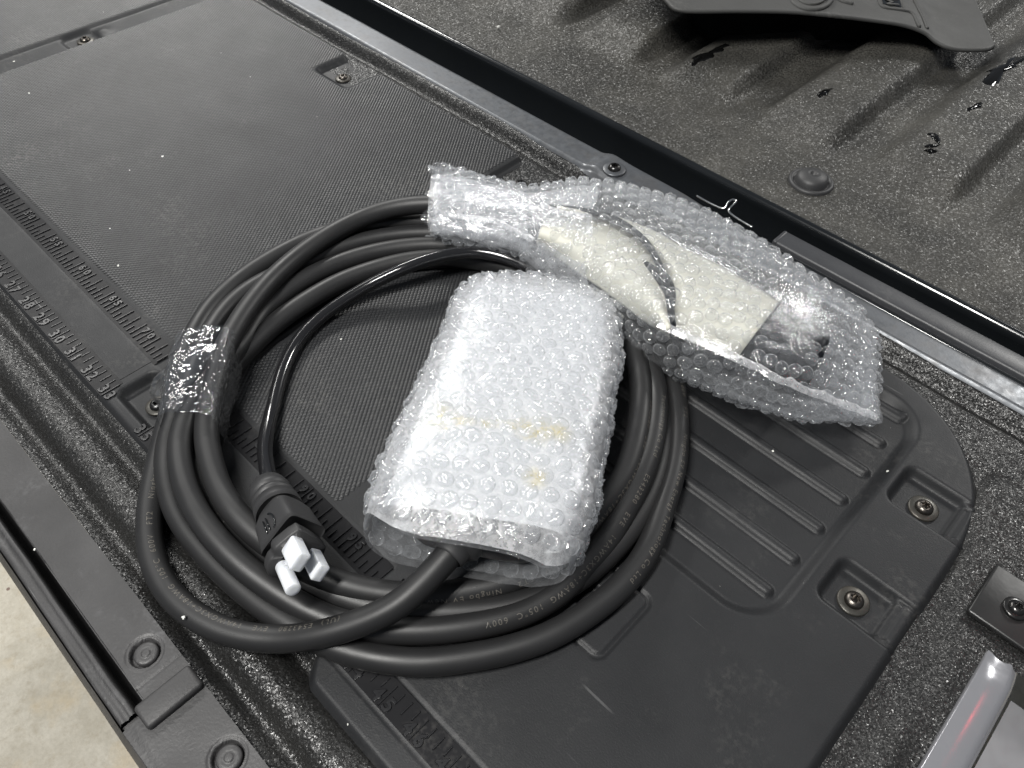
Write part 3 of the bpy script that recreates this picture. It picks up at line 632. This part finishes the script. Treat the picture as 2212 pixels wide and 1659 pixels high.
def loft(name, rings, mat, parent, caps=True, smooth=True, M=PM, loc=None, scl=None):
    n = rings[0].shape[0]; V = np.vstack(rings); F = [tuple(q[::-1]) for q in quads(len(rings), n, True)]
    if scl is not None: V = V * np.array(scl) @ ROLL.T
    if caps: F += [tuple(range(n)), tuple(range((len(rings) - 1) * n, len(rings) * n))[::-1]]
    if np.linalg.det(M) < 0: F = [q[::-1] for q in F]
    return mesh(name, V @ M.T + (PO if loc is None else loc), F, mat, parent, smooth)
loft('strain_relief', [sect(t, r, r, e=2.1) for t, r in ((-.006, .0062), (-.0045, .0098), (0, .0112), (.002, .0113), (.0024, .0104), (.0036, .0104), (.004, .0116), (.006, .0118), (.0064, .0108), (.0076, .0108), (.008, .0122), (.0115, .0126), (.014, .0124))], M_PLUG, PLUG, scl=(1.12, 1.12, SZ))
loft('plug_body', [sect(t, a_, b_, e=e) for t, a_, b_, e in ((.012, .0112, .0108, 2.4), (.015, .0132, .0118, 3.5), (.018, .0140, .0124, 7.), (.029, .0150, .0132, 8.), (.0325, .0156, .0136, 8.))], M_PLUG, PLUG, smooth=True, scl=(SX * .80, SX * .80, SZ))
def on_face(u, v, t=None):
    d = ray(u, v); p0 = PO + AX * (PLEN if t is None else t); k = ((p0 - CAM) @ AX) / (d @ AX); h = CAM + d * k - PO; return np.array([h @ SD, h @ UPV])
def to_local(R2x, R2y): return on_face(276.5 + R2x / 3, 967.7 + R2y / 3)
FP = np.array([to_local(*q) for q in ((1110, 528), (1190, 570), (1272, 632), (1284, 660), (1262, 696), (1195, 752), (1120, 805), (1045, 842), (975, 850), (918, 832), (902, 795), (918, 735), (945, 700), (950, 655), (1010, 600), (1060, 560))])
FP = catmull(np.vstack([FP, FP[:1]]), 65)[:-1]; FC = FP.mean(0)
def face_ring(t, k): q = FC + (FP - FC) * k; return np.column_stack([q, np.full(len(q), t)])
loft('face_plate', [face_ring(PLEN - .0085, .82), face_ring(PLEN - .0075, .97), face_ring(PLEN - .0065, 1.), face_ring(PLEN - .0012, 1.), face_ring(PLEN, .965), face_ring(PLEN + .0001, .5)], M_PLUG, PLUG)
for k, (x, y) in enumerate(((-.004, 0), (-.0015, 0), (.002, 0))):
    pts = [np.array([x, .0132 + .0003, .021]), np.array([x, .0136 + .0002, .028])] if k < 2 else [np.array([.0012 + .0028 * math.sin(q), .0136, .0247 - .0042 * math.cos(q)]) for q in np.linspace(.0, math.pi, 12)]
    pts = [q * np.array([1, 1, 1]) for q in pts]; tube('logo_line', np.array([PM @ (ROLL @ (q * np.array([-SX * .80, SX * .80, SZ]))) + PO for q in pts]), .0005, M_BLACK, PLUG, 6)
CAPP = tag(empty('pin_cap', tuple(PF)), 'white plastic three pin cap pushed over the plug prongs', 'pin cap')
_r2 = math.radians(-40); ROLL2 = np.array([[math.cos(_r2), -math.sin(_r2), 0], [math.sin(_r2), math.cos(_r2), 0], [0, 0, 1.]])
def pin(c, hw, hh, L_, name, e=5.):
    rings = [sect(0, hw * k, hh * k, 28, e) @ ROLL2.T + np.array([c[0], c[1], PLEN + t]) for t, k in ((0, .97), (.0005, 1.), (L_ - .0008, 1.), (L_ - .0003, .93), (L_, .84), (L_ + .0001, .4), (L_ + .0001, .02))]
    return loft(name, rings, M_CAP, CAPP)
c2, c3, cg = to_local(1062, 628), to_local(1190, 700), to_local(1003, 765)
pin(c2, .0058, .0038, .0165, 'flat_sleeve', 7.); pin(c3, .0052, .0036, .0165, 'flat_sleeve', 7.); pin(cg, .0042, .0042, .0210, 'round_sleeve', 2.1)
for a_, b_ in ((cg, c2), (c2, c3)):
    tube('bridge', np.array([PM @ np.array([*(a_ * (1 - t) + b_ * t), PLEN + .0035]) + PO for t in (0, .5, 1)]), .0019, M_CAP, CAPP, 10)

# ------------------------------------------------------------------ wrap lofts
def wrap_grid(Lp, Up, zc, b, e, ns, nt, off=0., ext=None):
    n = len(zc); L3 = np.array([P(u, v, z) for (u, v), z in zip(Lp, zc)]); U3 = np.array([P(u, v, z) for (u, v), z in zip(Up, zc)])
    L3, U3, bb, ee = catmull(L3, ns), catmull(U3, ns), catmull(np.array(b)[:, None], ns), catmull(np.array(e)[:, None], ns)
    a = np.linspace(0, 2 * math.pi, nt, endpoint=False); c, s = np.cos(a)[None], np.sin(a)[None]
    C3 = (L3 + U3) / 2; S = (U3 - L3) / 2; hw = np.linalg.norm(S, axis=1)[:, None]; S = S / hw
    cc = np.sign(c) * np.abs(c)**(2 / ee); ss = np.sign(s) * np.abs(s)**(2 / ee)
    G = C3[:, None] + S[:, None] * ((hw + off) * cc)[..., None] + np.array([0, 0, 1.]) * ((bb + off) * ss)[..., None]
    return G
def grid_normals(G):
    du = np.gradient(G, axis=0); dv = np.roll(G, -1, 1) - np.roll(G, 1, 1); n = np.cross(dv, du)
    n /= np.linalg.norm(n, axis=2)[..., None] + 1e-12
    c = G.mean(1, keepdims=True); flip = np.sign(((G - c) * n).sum(2).mean()); return n * flip
def crinkle(G, amp, scl, seed=0.):
    N = grid_normals(G); d = vnoise(G + seed, scl) + .5 * vnoise(G + seed + 3, scl * 2.3) + .3 * np.abs(vnoise(G + seed + 9, scl * 5))
    G = G + N * (d * amp)[..., None]; G[..., 2] = np.maximum(G[..., 2], .0012); return G
def film_obj(name, G, mat, parent, smooth=True): return mesh(name, G, quads(G.shape[0], G.shape[1], True), mat, parent, smooth)
def bubbles(name, G, mat, parent, rad=.0047, pitch=.0112, hgt=.0028, seg=14, skip=.03, keepf=None, jit=.06):
    N = grid_normals(G); ns, nt = G.shape[:2]
    sl = arclen(G[:, :, :].mean(1)); Ls = sl[-1]; per = np.linalg.norm(np.roll(G, -1, 1) - G, axis=2).sum(1)
    rows = int(Ls / (pitch * .866)); V, F = [], []; a = np.linspace(0, 2 * math.pi, seg, endpoint=False); cnt = 0
    Pm = per.mean(); K = int(round(Pm / pitch))
    for r in range(rows):
        s = (r + .5) * pitch * .866; fi = np.interp(s, sl, np.arange(ns)); i0 = int(min(fi, ns - 2))
        ring = G[i0] + (G[i0 + 1] - G[i0]) * (fi - i0); rn = N[i0] + (N[i0 + 1] - N[i0]) * (fi - i0)
        ring = np.vstack([ring, ring[:1]]); rn = np.vstack([rn, rn[:1]]); rl = arclen(ring); K = max(4, int(round(rl[-1] / pitch)))
        for k in range(K):
            if RNG.random() < skip: continue
            q = ((k + .5 * (r % 2)) % K) / K * rl[-1] + RNG.normal(0, pitch * jit)
            q = q % rl[-1]
            c = np.array([np.interp(q, rl, ring[:, m]) for m in range(3)]); n = np.array([np.interp(q, rl, rn[:, m]) for m in range(3)]); n /= np.linalg.norm(n)
            if c[2] < .004 and n[2] < -.3: continue
            if keepf is not None and not keepf(c, n): continue
            t1 = G[min(i0 + 1, ns - 1)].mean(0) - G[i0].mean(0); t1 -= n * (t1 @ n); t1 /= np.linalg.norm(t1) + 1e-9; t2 = np.cross(n, t1)
            rr = rad * RNG.uniform(.92, 1.06); hh = hgt * RNG.uniform(.55, 1.1); ovl = RNG.uniform(.9, 1.1); tilt = RNG.normal(0, .14, 2)
            base = len(V) * 0 + cnt
            for fr, fz, nz in ((1.04, -.02, 0), (.99, .35, .03), (.93, .72, .05), (.76, .96, .12), (.48, 1.0, .22), (.2, .96, .22)):
                rad_ = rr * fr * (1 + RNG.normal(0, .025, seg)); z = hh * (fz + RNG.normal(0, nz, seg)) + rad_ * fz * (tilt[0] * np.cos(a) + tilt[1] * np.sin(a))
                V.append(c + np.outer(rad_ * np.cos(a) * ovl, t1) + np.outer(rad_ * np.sin(a) / ovl, t2) + np.outer(z, n))
            V.append((c + n * hh * RNG.uniform(.7, 1.05))[None])
            f = quads(6, seg, True) + base; F.append(np.hstack([f, np.zeros((len(f), 0), int)]))
            tip = base + 6 * seg; F.append(np.array([[base + 5 * seg + j, tip, tip, base + 5 * seg + (j + 1) % seg] for j in range(seg)]))
            cnt += 6 * seg + 1
    V = np.vstack(V); Fq = np.vstack(F); V[:, 2] = np.maximum(V[:, 2], .0008)
    # split quads with doubled tips into tris
    dbl = Fq[:, 1] == Fq[:, 2]; tri = Fq[dbl][:, [0, 1, 3]]; qd = Fq[~dbl]
    tri = np.vstack([tri, qd[:, [0, 1, 2]], qd[:, [0, 2, 3]]])
    o = mesh(name, V, tri, mat, parent); sm = RNG.random(len(tri)) < .65
    o.data.polygons.foreach_set('use_smooth', sm); return tag(o, kind='stuff')

# control box (inside its wrap)
bL = [(1040, 604), (1015, 622), (985, 662), (951, 753), (912, 840), (880, 912), (845, 988), (812, 1062), (792, 1118)]
bR = [(1232, 622), (1296, 652), (1332, 700), (1332, 800), (1318, 890), (1303, 970), (1290, 1050), (1278, 1125), (1243, 1195)]
bz = [.014, .024, .032, .038, .042, .046, .050, .053, .053]
bb = [.008, .018, .025, .0275, .028, .028, .028, .026, .023]
be = [2.2, 2.8, 3.6, 4., 4., 4., 4., 3.6, 3.]
G0 = wrap_grid(bL, bR, bz, bb, be, 120, 130)
ins = wrap_grid(bL, bR, bz, bb, [5.] * 9, 60, 60, -.011)
cbL = [(1040, 690), (1012, 760), (975, 870), (938, 980), (898, 1078), (876, 1158)]
cbR = [(1270, 715), (1275, 790), (1262, 890), (1238, 1000), (1204, 1108), (1168, 1216)]
core = wrap_grid(cbL, cbR, [.030, .035, .040, .043, .047, .047], [.015, .017, .0175, .0175, .0165, .016], [5.] * 6, 50, 72); kk = np.linspace(0, 1, 50)
prof = np.clip(1 - np.abs((kk - .5) / .5)**14, 0, 1)**.5 * .55 + .45
cen = core.mean(1, keepdims=True); core = cen + (core - cen) * prof[:, None, None]; n_ = 72
F = [tuple(q) for q in quads(50, n_, True)] + [tuple(range(n_)), tuple(range(49 * n_, 50 * n_))[::-1]]
mesh('control_box', core, F, M_BOX, CS)
d0 = path[6] - path[0]; d0 /= np.linalg.norm(d0); q0 = np.cross([0, 0, 1.], d0); q0 /= np.linalg.norm(q0); MR = np.stack([q0, np.cross(d0, q0), d0], 1)
lathe('cable_gland', [(.014, -.012), (.014, .001), (.0115, .003), (.0098, .0032), (.0098, .009), (.0085, .010)], M_PLUG, CS, tuple(path[10]), 28, M=MR)
# foam sheet around the box, open at the front
fo = wrap_grid(bL, bR, bz, bb, [4.5] * 9, 80, 80, -.0085)[8:-2]
fo = crinkle(fo, .0007, 60, 1.)
FS = film_obj('foam_sheet', fo, M_FOAM_B, None); tag(FS, 'white foam sheet around the charger box inside its bubble wrap', 'foam sheet')
# bubble wrap of the box
BW = tag(empty('bubble_wrap', tuple(P(1040, 900, 0))), 'milky bubble wrap sleeve around the charger box with yellow stains, open at its front', 'bubble wrap')
def pull_front(G, amt=.013):
    n = G.shape[0]; t = sst(.80, 1., np.arange(n) / (n - 1)); a = np.linspace(0, 2 * math.pi, G.shape[1], endpoint=False)
    low = np.clip(-np.sin(a) + .15, 0, 1)**.6; top = np.clip(np.sin(a) + .3, 0, 1)
    amtv = low * amt + top * (.002 + .018 * (.5 + .5 * np.cos(a))) + .006 * np.exp(-((a - 1.9) / .5)**2)
    d = G[-1].mean(0) - G[-20].mean(0); d[2] = 0; d /= np.linalg.norm(d)
    G = G + (t[:, None] * amtv[None, :])[..., None] * d; G[..., 2] -= t[:, None] * (low * .003 + top * .004)
    return G
G1 = crinkle(pull_front(G0), .0011, 55, 2.)
fo1 = film_obj('film', G1, M_FILM_B, BW); fo1.data.materials.append(M_FILM)
ii, jj = np.meshgrid(np.arange(119), np.arange(130), indexing='ij'); fo1.data.polygons.foreach_set('material_index', ((ii > 84) & (jj > 66)).ravel().astype(np.int32))
bubbles('bubbles', G1, M_BUB, BW, skip=.01, jit=.035, rad=.0050, pitch=.0116)
G2 = crinkle(pull_front(wrap_grid(bL, bR, bz, bb, be, 90, 100, -.0045), .010), .0008, 70, 5.)
film_obj('film', G2, M_FILM, BW)
# folded flap at the back of the sleeve
# ------------------------------------------------------------------ connector handle with foam, in wrap
hp = [(1060, 458, .031), (1130, 478, .034), (1200, 502, .036), (1290, 545, .037), (1370, 610, .037), (1450, 665, .036), (1550, 705, .035), (1640, 735, .034), (1765, 785, .032)]
hr = [.0085, .0105, .0135, .0165, .0185, .0195, .0200, .0210, .0205]
hpath = catmull([P(*q) for q in hp], 90); hrad = catmull(np.array(hr)[:, None], 90)[:, 0]
tube('connector', hpath, hrad, M_BOX, CS, 36)
def sheet(name, top, bot, z0, bulge, label, mat=M_FOAM, n=40, m=30):
    T_ = catmull(np.array(top, float), n); B2 = catmull(np.array(bot, float), n); t = np.linspace(0, 1, m); G = np.zeros((n, m, 3))
    for i in range(n):
        for j in range(m):
            q = T_[i] * (1 - t[j]) + B2[i] * t[j]; z = z0(i / (n - 1), t[j]) + bulge * math.sin(math.pi * (t[j] * .9 + .05))
            G[i, j] = P(q[0], q[1], z)
    G[..., 2] += .0006 * vnoise(G, 45)
    o = mesh(name, G, quads(n, m), mat, None); s = o.modifiers.new('thickness', 'SOLIDIFY'); s.thickness = .0012; return tag(o, label, 'foam sheet')
sheet('foam_sheet', [(1174, 480), (1240, 468), (1322, 484), (1394, 534), (1436, 606), (1452, 700)], [(1160, 522), (1212, 560), (1275, 606), (1340, 652), (1390, 690), (1440, 722)], lambda a, b: .040, .0185, 'cream foam sheet round the narrow neck of the handle, under bubble wrap')
sheet('foam_sheet', [(1196, 446), (1300, 462), (1400, 496), (1470, 535), (1560, 580), (1682, 654)], [(1210, 450), (1322, 476), (1398, 524), (1442, 604), (1464, 716), (1592, 774)], lambda a, b: .040, .0195, 'larger cream foam sheet with a cut corner round the charging handle, under bubble wrap')
tube('grip_edge', smooth_path(resample(catmull([P(*q) for q in ((1186, 448, .056), (1262, 456, .059), (1330, 474, .061), (1392, 520, .0615), (1430, 586, .0615), (1446, 650, .060), (1454, 712, .056))], 100), .002), 4), .0026, M_BOX, CS, 12)
cL = [(925, 502), (965, 508), (1013, 520), (1113, 542), (1163, 583), (1245, 625), (1340, 704), (1430, 775), (1560, 828), (1666, 872), (1756, 902), (1850, 914), (1905, 912)]
cU = [(935, 378), (975, 380), (1018, 384), (1100, 412), (1170, 422), (1262, 416), (1390, 442), (1500, 482), (1605, 532), (1720, 600), (1820, 655), (1886, 712), (1893, 840)]
cz = [.030, .031, .032, .034, .035, .036, .036, .035, .034, .032, .026, .016, .008]
cb = [.020, .019, .018, .020, .024, .029, .0315, .0315, .030, .027, .021, .011, .004]
ce = [2.1, 2.1, 2.2, 2.3, 2.5, 2.9, 3.1, 3.1, 3., 2.8, 2.4, 2.1, 2.1]
CW = tag(empty('bubble_wrap', tuple(P(1400, 650, 0))), 'clear bubble wrap round the charging handle, crumpled at its left end and pointed at right', 'bubble wrap')
H0 = wrap_grid(cL, cU, cz, cb, ce, 200, 120, -.001)
fl = 1 - sst(.0, .22, np.arange(200) / 199.)
H1 = crinkle(H0, .0009, 60, 7.); H1 = H1 + grid_normals(H0) * ((vnoise(H0, 130) * .0045 + vnoise(H0, 300) * .0018) * fl[:, None])[..., None]; 
ax_ = H0[12].mean(0) - H0[0].mean(0); ax_ /= np.linalg.norm(ax_); ed = np.clip(1 - np.arange(200) / 16., 0, 1)[:, None]
H1 = H1 + (ed * (vnoise(H0 * [1, 1, 1], 75) * .009 + vnoise(H0, 210) * .004))[..., None] * ax_
ed2 = np.clip(1 - (199 - np.arange(200)) / 10., 0, 1)[:, None]; H1 = H1 + (ed2 * vnoise(H0 + 4, 90) * .007)[..., None] * np.array([.8, -.4, 0])
H1[..., 2] = np.maximum(H1[..., 2], .0012)
film_obj('film', H1, M_FILM, CW)
def seam(name, G, pts, wd, mat, parent, lift=.0035):
    c = on_surf(G, catmull([(u, v, 0) for u, v in pts], 60)[:, :2], lift); c = smooth_path(resample(smooth_path(c, 8), .0012), 3)
    T, N, L_ = frames(c); n = len(c); o = vnoise(c, 160)[:, None]; e = vnoise(c + 3, 260)[:, None]
    A0 = c + L_ * (.0012 * o); A1 = A0 + L_ * wd * .5 + N * (.0012 + .0009 * e); A2 = A0 + L_ * wd * (1 + .35 * e) + N * (.0002 + .0012 * o)
    A3 = A0 - L_ * wd * .5 - N * .0015
    mesh(name, np.stack([A3, A0, A1, A2], 1), quads(n, 4), mat, parent)
bubbles('bubbles', H1, M_BUB, CW, skip=.02, jit=.05)
HH = wrap_grid(cL, cU, cz, cb, ce, 150, 90, -.006)
def rag(H, amp=.012):
    w_ = np.clip(1 - (len(H) - 1 - np.arange(len(H))) / 8., 0, 1)[:, None]; return H + (w_ * (vnoise(H + 2, 45) * amp + vnoise(H, 120) * amp * .4))[..., None] * np.array([.85, -.5, 0])
H2 = crinkle(rag(HH[:66]), .0020, 70, 12.); film_obj('film', H2, M_FILM_B, CW)
H3 = crinkle(rag(HH[3:44]) + [0, 0, -.002], .0022, 90, 22.); film_obj('film', H3, M_FILM_B, CW)
H4 = crinkle(HH[133:], .0014, 90, 32.); H4[0] += vnoise(H4[0], 60)[:, None] * np.array([.012, -.006, 0]); film_obj('film', H4, M_FILM, CW)

seam('film_edge', H1, [(1420, 700), (1486, 727), (1578, 770), (1640, 795), (1693, 824), (1780, 858), (1895, 900)], .004, M_FILM_B, CW)
seam('film_edge', H1, [(1050, 440), (1110, 446), (1180, 452), (1260, 470)], .003, M_FILM_B, CW)
seam('film_edge', H1, [(940, 455), (1010, 470), (1080, 480), (1150, 520)], .003, M_FILM_B, CW)
seam('film_edge', G1, [(990, 790), (1000, 830), (1003, 880)], .0015, M_FILM_B, BW)
seam('film_edge', G1, [(1015, 735), (1080, 755), (1140, 780)], .0012, M_FILM_B, BW)
# ------------------------------------------------------------------ tape round the coil
tL = [(396, 762), (378, 820), (368, 880), (360, 934)]; tR = [(512, 748), (502, 800), (484, 868), (470, 934)]
TP = wrap_grid(tL, tR, [.0215, .021, .020, .019], [.0215, .021, .0200, .0195], [3.6] * 4, 150, 240, .002)
TP = crinkle(TP, .0006, 90, 4.); TP = TP + grid_normals(TP) * (.0008 * np.abs(vnoise(TP * [1, 1, 1], 300)) + .0003 * vnoise(TP, 700))[..., None]; TP[..., 2] = np.maximum(TP[..., 2], .001)
TA = tag(empty('packing_tape', tuple(P(430, 850, 0))), 'clear wrinkled packing tape wound round the left side of the coil', 'tape')
film_obj('tape_band', TP, M_TAPE, TA, False)
fg = [[P(u, v, z) for u, v, z in r] for r in ([(470, 740, .040), (430, 748, .036), (395, 768, .030), (372, 775, .022), (360, 790, .016)], [(440, 790, .040), (400, 800, .034), (372, 812, .026), (352, 815, .020), (338, 812, .014)], [(400, 850, .036), (380, 850, .032), (358, 850, .024), (338, 850, .016), (322, 842, .010)], [(385, 890, .033), (368, 885, .026), (350, 880, .018), (340, 872, .012), (330, 865, .008)])]
fgp = np.array([catmull(r, 24) for r in fg]); fgp = np.stack([catmull(fgp[:, j], 30) for j in range(24)], 1); fgp[..., 2] += vnoise(fgp, 140) * .0016 + vnoise(fgp, 400) * .0008
mesh('loose_flap', fgp, quads(30, 24), M_TAPE, TA, False)

# ------------------------------------------------------------------ loose grit on the gate
def grit(px, py, r, label, z=0.):
    q = P(px, py, z); a = RNG.normal(0, 1, (26, 3)); a /= np.linalg.norm(a, axis=1)[:, None]
    import bmesh
    bm = bmesh.new()
    for v in a * r * RNG.uniform(.75, 1.2, (26, 1)): bm.verts.new(Vector(v + q + [0, 0, r * .7]))
    bmesh.ops.convex_hull(bm, input=bm.verts[:]); me = bpy.data.meshes.new('crumb'); bm.to_mesh(me); bm.free()
    tag(link('crumb', me, M_CRUMB), label, 'crumb')
grit(397, 1335, .0011, 'small white crumb stuck to the front of the lowest left cable loop', .014)
grit(76, 1188, .0008, 'tiny white crumb at the edge of the slot in the tailgate cap', .0)
grit(1077, 61, .0022, 'lone white crumb on the dusty bed floor left of the mud flap', -.004)
